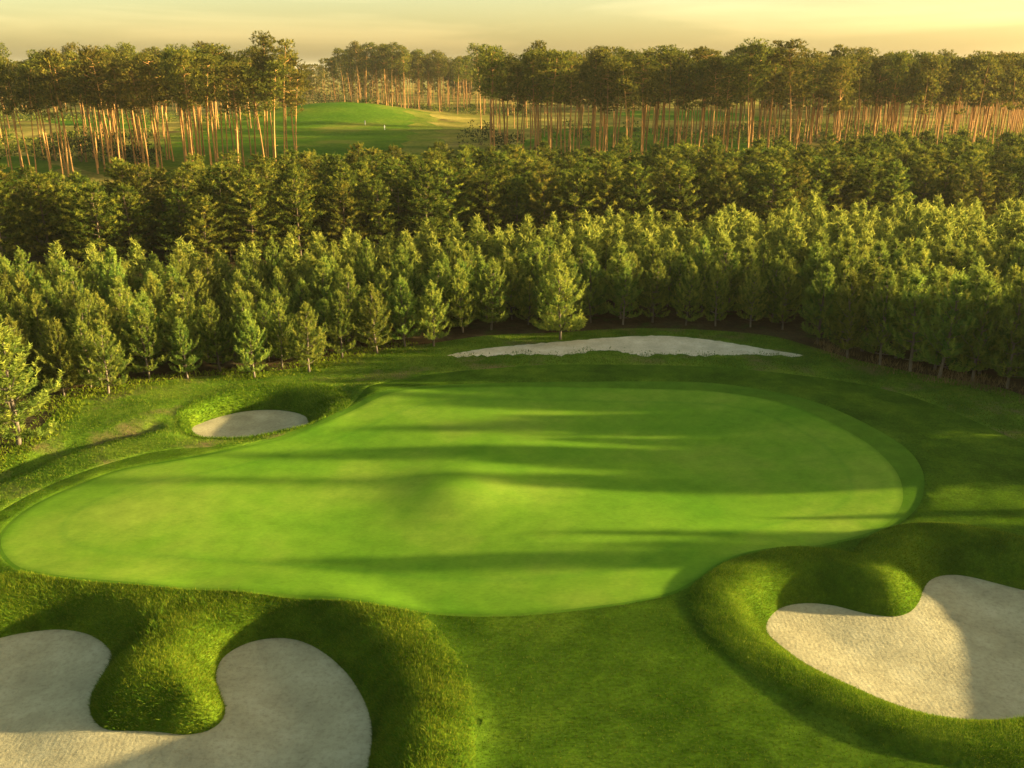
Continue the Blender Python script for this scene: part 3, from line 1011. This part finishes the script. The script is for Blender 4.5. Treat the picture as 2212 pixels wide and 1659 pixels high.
def mass(name, gen_meshes, spots, label, cat, matsl):
    """trees past the countable ones, real geometry joined into one object"""
    VV, TT, TN, MI, off = [], [], [], [], 0
    for x, y, s in spots:
        (tv, tt), (cv, ct, tn) = gen_meshes[int(rng.integers(len(gen_meshes)))]
        a = rng.random() * 6.283
        rot = np.array([[math.cos(a), -math.sin(a), 0], [math.sin(a), math.cos(a), 0], [0, 0, 1]])
        o_ = np.array([x, y, -0.04])
        for v, t, q, mi in ((tv, tt, np.zeros(len(tv)), 0), (cv, ct, tn, 1)):
            VV.append((v * s) @ rot.T + o_); TT.append(t + off); TN.append(q); MI.append(np.full(len(t), mi)); off += len(v)
    me = make_mesh(name, np.vstack(VV), np.vstack(TT), None, np.concatenate(TN))
    for m in matsl:
        me.materials.append(m)
    me.polygons.foreach_set('material_index', np.concatenate(MI).astype(np.int32))
    o = link(name, me)
    tag(o, label, cat, None, 'stuff')
    return o


def thin(gen, n, seed, frac, grow, **kw):
    out = []
    for i in range(n):
        (tv, tt), (cv, ct, tn) = gen(seed + i, **kw)
        rg = np.random.default_rng(seed + i)
        k = rg.random(len(ct)) < frac
        cv = cv[ct[k].ravel()].reshape(-1, 3, 3)
        c = cv.mean(1, keepdims=True)
        cv = (c + (cv - c) * grow).reshape(-1, 3)
        tn2 = np.repeat(tn[ct[k][:, 0]], 3)
        # only the stem, no twigs
        out.append(((tv[:54], tt[tt.max(1) < 54]), (cv, np.arange(len(cv)).reshape(-1, 3), tn2)))
    return out


if rest_young:
    mass('young_pine_mass', thin(gen_young, 5, 120, 0.10, 2.7), rest_young, 'packed tops of young pines in the farthest rows of the plantation', 'pine trees', [M_YBARK, M_YOUNG])

# trees of the same plantation to the right of the frame, whose shadows cross the green
TIPS = [  # where the tip of each shadow falls (1024 x 768 copy of the photo), distance of the tree to the right, slimness
    (388, 561, 40, 0.55), (480, 566, 44, 0.5), (600, 561, 41, 0.7), (620, 535, 39, 0.55), (690, 546, 43, 0.85), (735, 548, 47, 0.6),
    (830, 516, 36, 0.5), (655, 487, 42, 0.7), (580, 476, 46, 0.8), (700, 470, 39, 0.8), (285, 457, 47, 0.55),
    (420, 452, 42, 0.75), (520, 462, 50, 0.8), (440, 428, 45, 0.5), (610, 440, 38, 0.85), (560, 424, 41, 0.7), (470, 408, 47, 0.6), (400, 398, 50, 0.55),
    (640, 405, 38, 0.85), (560, 392, 43, 0.8), (760, 420, 36, 0.9), (840, 480, 35, 0.8), (700, 385, 40, 0.9), (620, 376, 46, 0.9), (120, 484, 54, 0.3)]
for i, (u, v, X, slim) in enumerate(TIPS):
    xt, yt = unp(u / S, v / S)
    L_ = (X - xt) / math.sin(SUN_AZ)
    h = L_ * math.tan(SUN_EL) * 1.02
    plant('young_pine', P_YOUNG[i % len(P_YOUNG)], X, yt + L_ * math.cos(SUN_AZ), h / 5.0, nth(i + 1) + ' pine beyond the right edge casting shadow on the green', 'pine tree', 'pines beyond the right edge', sx=h / 5.0 * slim)

for i, (x, y) in enumerate(off_right):
    h = rng.uniform(6.0, 7.6)
    plant('young_pine', P_YOUNG[i % len(P_YOUNG)], x, y, h / 5.0, nth(i + 1) + ' plantation pine counted beyond the right edge of the view', 'pine tree', 'plantation pines out of frame', z=0.0)

# second plantation: older bushy pines
bushy_poly = np.array([(-76, 94), (-34, 97), (-12, 106), (10, 112), (30, 115), (52, 120), (74, 124), (100, 150), (96, 172), (62, 172), (36, 158), (5, 152), (-22, 142), (-42, 125), (-62, 109), (-78, 103)])
bp = poisson(bushy_poly, 3.15, [])
bp = bp[[(-60 < to_px(x, y, 4)[0] < 2272) for x, y in bp]]
bp = bp[np.argsort(bp[:, 1])]
rest_b = []
brows = {}
front_b = []
for i, (x, y) in enumerate(bp):
    u, v = to_px(x, y, 0)
    h = min(9.2, 8.3 + rng.normal(0, 1.0))
    if i < 280:
        side = 'left third' if u < 740 else ('middle third' if u < 1475 else 'right third')
        dep = 'front rows' if y < 122 else 'rear rows'
        lab = 'dark bushy pine in the %s of the second pine belt, %s' % (dep, side)
        k = int((y - 90) // 5)
        e = plant('bushy_pine', P_BUSHY[int(rng.integers(len(P_BUSHY)))], x, y, h / 8.5, lab, 'pine tree', 'bushy pines of the second belt', z=0.0, sx=h / 8.5 * rng.uniform(0.9, 1.15))
        brows.setdefault(k, []).append((u, e))
    else:
        rest_b.append((x, y, h / 8.5))
for k, row in enumerate(brows[q] for q in sorted(brows)):
    number_off(row, ' bushy pine from the left in the %s row of the second, darker belt' % nth(k + 1))
if rest_b:
    mass('bushy_pine_mass', thin(gen_bushy, 4, 220, 0.16, 2.3), rest_b, 'tops of bushy pines at the very back of the second belt', 'pine trees', [M_BBARK, M_BUSHY])

# tall bare-stemmed pines
def dist_x(u, D):
    return (u * S - 512) / FPX * (D * CP + CAM_H * SP)


def tall_stand(n, u0, u1, d0, d1, hfn, lab, group, rmin=2.0):
    got, mine = [], []
    for _ in range(n * 60):
        if len(got) >= n:
            break
        D = d0 + (d1 - d0) * rng.random()
        u = u0 + (u1 - u0) * rng.random()
        x = dist_x(u, D)
        if all((x - a) ** 2 + (D - b) ** 2 > rmin * rmin for a, b in got):
            got.append((x, D))
            h = hfn(u, D) * rng.uniform(0.88, 1.06)
            e = plant('tall_pine', P_TALL[int(rng.integers(len(P_TALL)))], x, D, h / 25.0, lab, 'pine tree', group, sx=h / 25.0 * rng.uniform(1.0, 1.35))
            mine.append((u, e))
    number_off(mine, lab)


tall_stand(62, 90, 560, 178, 232, lambda u, D: 21.8 + 1.3 * (u > 250), ' trunk from the left among the near tall pines left of the hill', 'tall pines of the left stand')
tall_stand(24, -40, 560, 270, 350, lambda u, D: 24, ' from the left of the farther tall pines behind the left stand', 'tall pines behind the left stand', 4)
tall_stand(7, 560, 645, 178, 215, lambda u, D: 21.5, ' from the left of the slim pines ending the left stand', 'slim pines at the right end of the left stand')
tall_stand(56, 722, 1120, 410, 480, lambda u, D: 23.5, ' from the left of the small pines in the row behind the hill', 'far pines behind the hill', 3)
tall_stand(56, 1060, 1520, 185, 260, lambda u, D: 22.5, ' trunk from the left in the open tall stand right of centre', 'tall pines of the open stand right of centre', 3)
tall_stand(34, 1500, 1850, 185, 262, lambda u, D: 23, ' trunk from the left in the stand beside the dense right wood', 'tall pines left of the dense right wood', 3)
tall_stand(57, 1840, 2260, 205, 275, lambda u, D: 22, ' orange-stemmed pine from the left in the dense wood at far right', 'tall pines of the dense right wood', 2.2)

# pines whose crowns stand out on the skyline
(tv, tt), (cv, ct, tn) = gen_tall(391, 25.0, lean=(0.09, 0.0), low=0.74, clumps=9)
lone = (make_mesh('tall_pine_trunk', tv, tt, M_TBARK, smooth=True), make_mesh('tall_pine_crown', cv, ct, M_TALL, tn))
e = plant('tall_pine', lone, dist_x(612, 196), 196, 1.0, 'leaning pine with flag-like crown ending the left stand on the skyline', 'pine tree', None)
e.rotation_euler = (0, 0, 0.1)
plant('tall_pine', P_TALL[3], dist_x(582, 205), 205, 1.06, 'tallest knob-topped pine next to the leaning pine of the left stand', 'pine tree', None)
plant('tall_pine', P_TALL[5], dist_x(1155, 225), 225, 1.0, 'tallest pine of the centre rising above the skyline', 'pine tree', None)
plant('tall_pine', P_TALL[6], dist_x(1040, 330), 330, 1.05, 'high pine on the skyline left of the tallest centre pine', 'pine tree', None)

# far wood closing the view
def spots(rows):
    out = []
    for D0, D1, u0, u1, n, sc_ in rows:
        for _ in range(n):
            D = rng.uniform(D0, D1); u = rng.uniform(u0, u1)
            out.append((dist_x(u, D), D, rng.uniform(0.84, 1.02) * sc_))
    return out


def stem_only(g, nv):
    return ((g[0][0][:nv], g[0][1][g[0][1].max(1) < nv]), g[1])


mass('tall_pine_mass', [stem_only(gen_tall(330 + i, low=0.56, clumps=14, k=4, dens=18, nl=0.68, nw=0.34), 70) for i in range(5)],
     spots(((190, 300, 1060, 1860, 40, 0.9), (190, 262, 1830, 2280, 40, 0.9), (182, 300, -40, 540, 26, 0.88), (262, 330, 1490, 1860, 50, 0.92), (262, 400, 1820, 2280, 150, 0.92), (262, 360, 1060, 1500, 26, 0.92), (480, 580, 700, 1150, 90, 0.98), (420, 520, -60, 560, 60, 0.95))),
     'more bare-stemmed pines packed behind the nearer tall stands', 'pine trees', [M_TBARK, M_TALL])
mass('far_pine_wood', [stem_only(gen_tall(350 + i, low=0.12, clumps=20, k=3, dens=15, nl=1.05, nw=0.6), 70) for i in range(4)],
     spots(((520, 640, -60, 620, 110, 0.9), (600, 760, 560, 1180, 120, 0.86), (430, 560, 1120, 1700, 90, 0.85), (400, 520, 1650, 2290, 110, 0.85))),
     'distant dark pine wood closing the view along the horizon', 'pine wood', [M_TBARK, M_TALL])


# ------------------------------------------------------------------ far shrubs
def shrub(u, v, wid, hei, label):
    x, y = unp(u, v)
    rg = np.random.default_rng(int(u * 7 + v))
    e = bpy.data.objects.new('shrub', None); col.objects.link(e)
    e.location = (x, y, ground_z(x, y) - 0.05)
    tag(e, label, 'shrub', 'dark shrubs among the far pines')
    st = []
    for q in range(5):
        a = rg.random() * 6.28
        st.append(tube([(0.1 * math.cos(a), 0.1 * math.sin(a), 0), (wid * 0.3 * math.cos(a), wid * 0.3 * math.sin(a), hei * 0.7)], [0.06, 0.02], 4))
    link('stem', make_mesh('shrub_stem', *join(st), M_BBARK), e)
    m = 330
    c = rg.normal(size=(9, 3)) * np.array([wid * 0.28, wid * 0.2, hei * 0.12]) + np.array([0, 0, hei * 0.5])
    g = rg.normal(size=(m, 3)); g /= np.linalg.norm(g, axis=1, keepdims=True)
    pp = c[rg.integers(0, 9, m)] + g * np.array([wid * 0.24, wid * 0.22, hei * 0.38]) * rg.random((m, 1)) ** 0.4
    pp[:, 2] = np.clip(pp[:, 2], 0.1, None)
    V, T, tn = needles(rg, pp, g + Z3 * 0.5, np.full(m, 0.3), 0.4, 0.22, 5)
    link('crown', make_mesh('shrub_crown', V, T, M_SHRUB, tn), e)


for u, v, w, h, lab in [
    (1040, 312, 8.5, 6.5, 'dark round shrub at the left edge of the open pine stand'),
    (1095, 318, 9.0, 4.5, 'low dark shrub just right of the round shrub by the trunks'),
    (1180, 352, 9.0, 3.2, 'spreading dark shrub at the foot of the centre trunks'),
    (1440, 352, 6.0, 2.4, 'small dark shrub behind the second belt right of centre'),
    (1870, 303, 9.0, 4.0, 'dark shrub on the far fairway before the dense right wood'),
    (120, 345, 9.0, 6.5, 'leftmost dark shrub at the foot of the left stand'),
    (175, 350, 10.0, 8.0, 'tallest dark shrub between the trunks of the left stand'),
    (240, 350, 10.0, 6.5, 'dark shrub in the middle of the left stand'),
    (300, 356, 8.0, 4.0, 'low dark shrub right of middle in the left stand'),
    (660, 236, 16.0, 8.5, 'dark leafy thicket clump left of the hill top'),
    (690, 236, 16.0, 8.5, 'dark leafy thicket clump in the middle left of the hill top'),
    (718, 234, 14.0, 8.5, 'dark leafy thicket clump nearest the hill top'),
    (60, 262, 14.0, 6.0, 'dark shrub at the left edge below the far wood')]:
    shrub(u, v, w, h, lab)


# low undergrowth between the far trunks, too dense to count
UV, UT, UN, off = [], [], [], 0
for n_, u0, u1, D0, D1, sz in ((60, -40, 330, 215, 300, 1.1), (40, 1040, 1560, 172, 200, 0.7), (60, 1180, 1900, 270, 330, 1.2), (150, 1830, 2290, 235, 300, 2.0), (60, 1560, 1860, 262, 330, 1.7), (60, 700, 1150, 420, 520, 1.3), (60, -40, 600, 330, 420, 1.3)):
    for _ in range(n_):
        D = rng.uniform(D0, D1); u = rng.uniform(u0, u1); x = dist_x(u, D)
        w_, h_ = rng.uniform(1.2, 3.2) * sz, rng.uniform(0.7, 2.4) * sz
        m = 40
        g = rng.normal(size=(m, 3)); g /= np.linalg.norm(g, axis=1, keepdims=True)
        pp = g * np.array([w_, w_, h_ * 0.6]) * rng.random((m, 1)) ** 0.4 + np.array([x, D, ground_z(x, D) + h_ * 0.45])
        v, t, tn_ = needles(rng, pp, g + Z3 * 0.5, np.full(m, 0.4), 0.55, 0.3, 5)
        UV.append(v); UT.append(t + off); UN.append(tn_); off += len(v)
o = link('undergrowth', make_mesh('undergrowth', np.vstack(UV), np.vstack(UT), M_BUSHY, np.concatenate(UN)))
tag(o, 'low olive undergrowth between the trunks of the far pine stands', 'undergrowth', None, 'stuff')


# ------------------------------------------------------------------ two golfers far off
def person_mesh(pose):
    """one continuous body grown by a skin modifier over a joint skeleton"""
    J = {'pelvis': (0, 0, 0.95, 0.15), 'waist': (0, 0, 1.12, 0.135), 'chest': (0, 0.01, 1.36, 0.165), 'neck': (0, 0.01, 1.52, 0.06), 'chin': (0, 0.03, 1.60, 0.085),
         'head': (0, 0.02, 1.72, 0.10)}
    E = [('pelvis', 'waist'), ('waist', 'chest'), ('chest', 'neck'), ('neck', 'chin'), ('chin', 'head')]
    for s, n in ((-1, 'l'), (1, 'r')):
        J['hip' + n] = (0.10 * s, 0, 0.88, 0.10); J['knee' + n] = (0.13 * s, 0.03 + pose * 0.04 * s, 0.48, 0.062)
        J['ankle' + n] = (0.14 * s, -0.02, 0.09, 0.045); J['toe' + n] = (0.16 * s, 0.15, 0.04, 0.04)
        J['sh' + n] = (0.20 * s, 0.0, 1.44, 0.07); J['el' + n] = (0.27 * s, 0.02 + 0.06 * pose, 1.16, 0.048)
        J['wr' + n] = (0.22 * s - 0.12 * s * pose, 0.14 + 0.12 * pose, 0.95, 0.036); J['hand' + n] = (0.20 * s - 0.12 * s * pose, 0.18 + 0.12 * pose, 0.87, 0.032)
        E += [('pelvis', 'hip' + n), ('hip' + n, 'knee' + n), ('knee' + n, 'ankle' + n), ('ankle' + n, 'toe' + n), ('chest', 'sh' + n), ('sh' + n, 'el' + n), ('el' + n, 'wr' + n), ('wr' + n, 'hand' + n)]
    names = list(J)
    me = bpy.data.meshes.new('person_body')
    me.from_pydata([J[k][:3] for k in names], [(names.index(a), names.index(b)) for a, b in E], [])
    o = bpy.data.objects.new('person_tmp', me)
    col.objects.link(o)
    md = o.modifiers.new('skin', 'SKIN')
    for k, sv in zip(names, me.skin_vertices[0].data):
        sv.radius = (J[k][3], J[k][3])
        sv.use_root = (k == 'pelvis')
    o.modifiers.new('sub', 'SUBSURF').levels = 1
    dg = bpy.context.evaluated_depsgraph_get()
    m2 = bpy.data.meshes.new_from_object(o.evaluated_get(dg))
    bpy.data.objects.remove(o)
    return m2


def cloth_mat(name, c):
    m, n, l, out = new_mat(name)
    p = n.new('ShaderNodeBsdfPrincipled'); p.inputs['Roughness'].default_value = 0.85
    g = n.new('ShaderNodeTexCoord').outputs['Object']
    sep = n.new('ShaderNodeSeparateXYZ'); l.new(g, sep.inputs[0])
    r = ramp(n, [(0.0, (0.05, 0.04, 0.03)), (0.035, c[0]), (0.50, c[1]), (0.815, c[2])])
    r.color_ramp.interpolation = 'CONSTANT'
    mr = n.new('ShaderNodeMapRange'); mr.inputs['From Max'].default_value = 1.85
    l.new(sep.outputs[2], mr.inputs['Value']); l.new(mr.outputs[0], r.inputs[0])
    l.new(r.outputs[0], p.inputs['Base Color']); l.new(p.outputs[0], out.inputs[0])
    return m


HAIR = bark_mat('hair', (0.05, 0.035, 0.02), (0.09, 0.06, 0.035), 30)
STEEL = bark_mat('club_shaft', (0.35, 0.35, 0.34), (0.5, 0.5, 0.48), 20)
for k, (u, v, pose, c, lab) in enumerate([
    (789, 271, 0.2, ((0.62, 0.58, 0.48), (0.72, 0.68, 0.58), (0.42, 0.26, 0.18)), 'person in pale clothes standing higher up the distant hill fairway'),
    (831, 281, 1.0, ((0.70, 0.67, 0.58), (0.78, 0.76, 0.68), (0.42, 0.26, 0.18)), 'person in white clothes on the distant fairway, lower and farther right')]):
    # march along the ray until it meets the hill
    for D in np.arange(200, 460, 0.5):
        dx = (u * S - 512) / FPX; dy = (v * S - 384) / FPX
        t = D / (CP - dy * SP)
        z = CAM_H + t * (-SP - dy * CP)
        if z <= ground_z(dx * t, D):
            break
    x, y = dx * t, D
    e = bpy.data.objects.new('person', None); col.objects.link(e)
    e.location = (x, y, ground_z(x, y)); e.rotation_euler = (0, 0, R(150 - 70 * k))
    tag(e, lab, 'person', 'two people on the distant fairway')
    me = person_mesh(pose); me.materials.append(cloth_mat('golf_clothes', c))
    for p in me.polygons: p.use_smooth = True
    b = link('body', me, e)
    hv = []
    for i in range(5):
        el = R(5 + i * 20)
        hv.append([(0.108 * math.cos(el) * math.cos(a), 0.005 + 0.115 * math.cos(el) * math.sin(a), 1.72 + 0.115 * math.sin(el)) for a in np.linspace(0, 6.283, 10, endpoint=False)])
    HV = np.array(hv).reshape(-1, 3); HT = []
    for i in range(4):
        for j in range(10):
            a, b2 = i * 10 + j, i * 10 + (j + 1) % 10
            HT += [(a, b2, b2 + 10), (a, b2 + 10, a + 10)]
    link('hair', make_mesh('hair', HV, HT, HAIR, smooth=True), e)
    # the club held or carried stays a thing of its own
    cv_, ct_ = join([tube([(0.0, 0.20, 0.98), (0.05, 0.55, 0.04)], [0.012, 0.008], 5), tube([(0.05, 0.55, 0.04), (0.15, 0.57, 0.02)], [0.022, 0.014], 5)])
    c_ = link('golf_club', make_mesh('golf_club', cv_, ct_, STEEL))
    c_.location = e.location; c_.rotation_euler = e.rotation_euler
    tag(c_, 'golf club held by the %s of the two far people' % ('higher' if k == 0 else 'lower'), 'golf club', 'golf clubs')

# ------------------------------------------------------------------ dead twig in the right bunker
tx, ty = unp(1872, 1527, ZS_R)
tw = [tube([(-0.26, -0.02, 0.03), (-0.08, 0.02, 0.07), (0.10, 0.05, 0.10), (0.20, 0.02, 0.05)], [0.02, 0.04, 0.05, 0.03], 6)]
tw.append(tube([(0.05, 0.04, 0.09), (0.13, -0.07, 0.05), (0.20, -0.16, 0.02)], [0.03, 0.02, 0.01], 5))
tw.append(tube([(-0.1, 0.02, 0.06), (-0.2, 0.1, 0.05)], [0.02, 0.008], 5))
t_ = link('dead_twig', make_mesh('dead_twig', *join(tw), M_TWIG, smooth=True), None, (tx, ty, ground_z(tx, ty)))
t_.rotation_euler = (0, 0, 0.2)
tag(t_, 'dark broken twig lying on the sunlit sand of the right bunker', 'twig')

# ------------------------------------------------------------------ thin warm haze volume, added to brighten the dark horizon band
hv_ = [(x, y, z) for z in (-12.0, 42.0) for y in (-2500.0, 9600.0) for x in (-6600.0, 6600.0)]
hf = [(0, 2, 3), (0, 3, 1), (4, 5, 7), (4, 7, 6), (0, 1, 5), (0, 5, 4), (2, 6, 7), (2, 7, 3), (0, 4, 6), (0, 6, 2), (1, 3, 7), (1, 7, 5)]
hm = bpy.data.materials.new('added_haze'); hm.use_nodes = True
hn = hm.node_tree.nodes; hn.clear()
ho = hn.new('ShaderNodeOutputMaterial'); hp = hn.new('ShaderNodeVolumePrincipled')
hp.inputs['Color'].default_value = (0.95, 0.90, 0.74, 1)
hp.inputs['Density'].default_value = 0.00008
hp.inputs['Anisotropy'].default_value = 0.2
hm.node_tree.links.new(hp.outputs[0], ho.inputs['Volume'])
tag(link('haze', make_mesh('haze', hv_, hf, hm)), 'thin warm haze added over the whole course to brighten the horizon', 'haze', None, 'stuff')
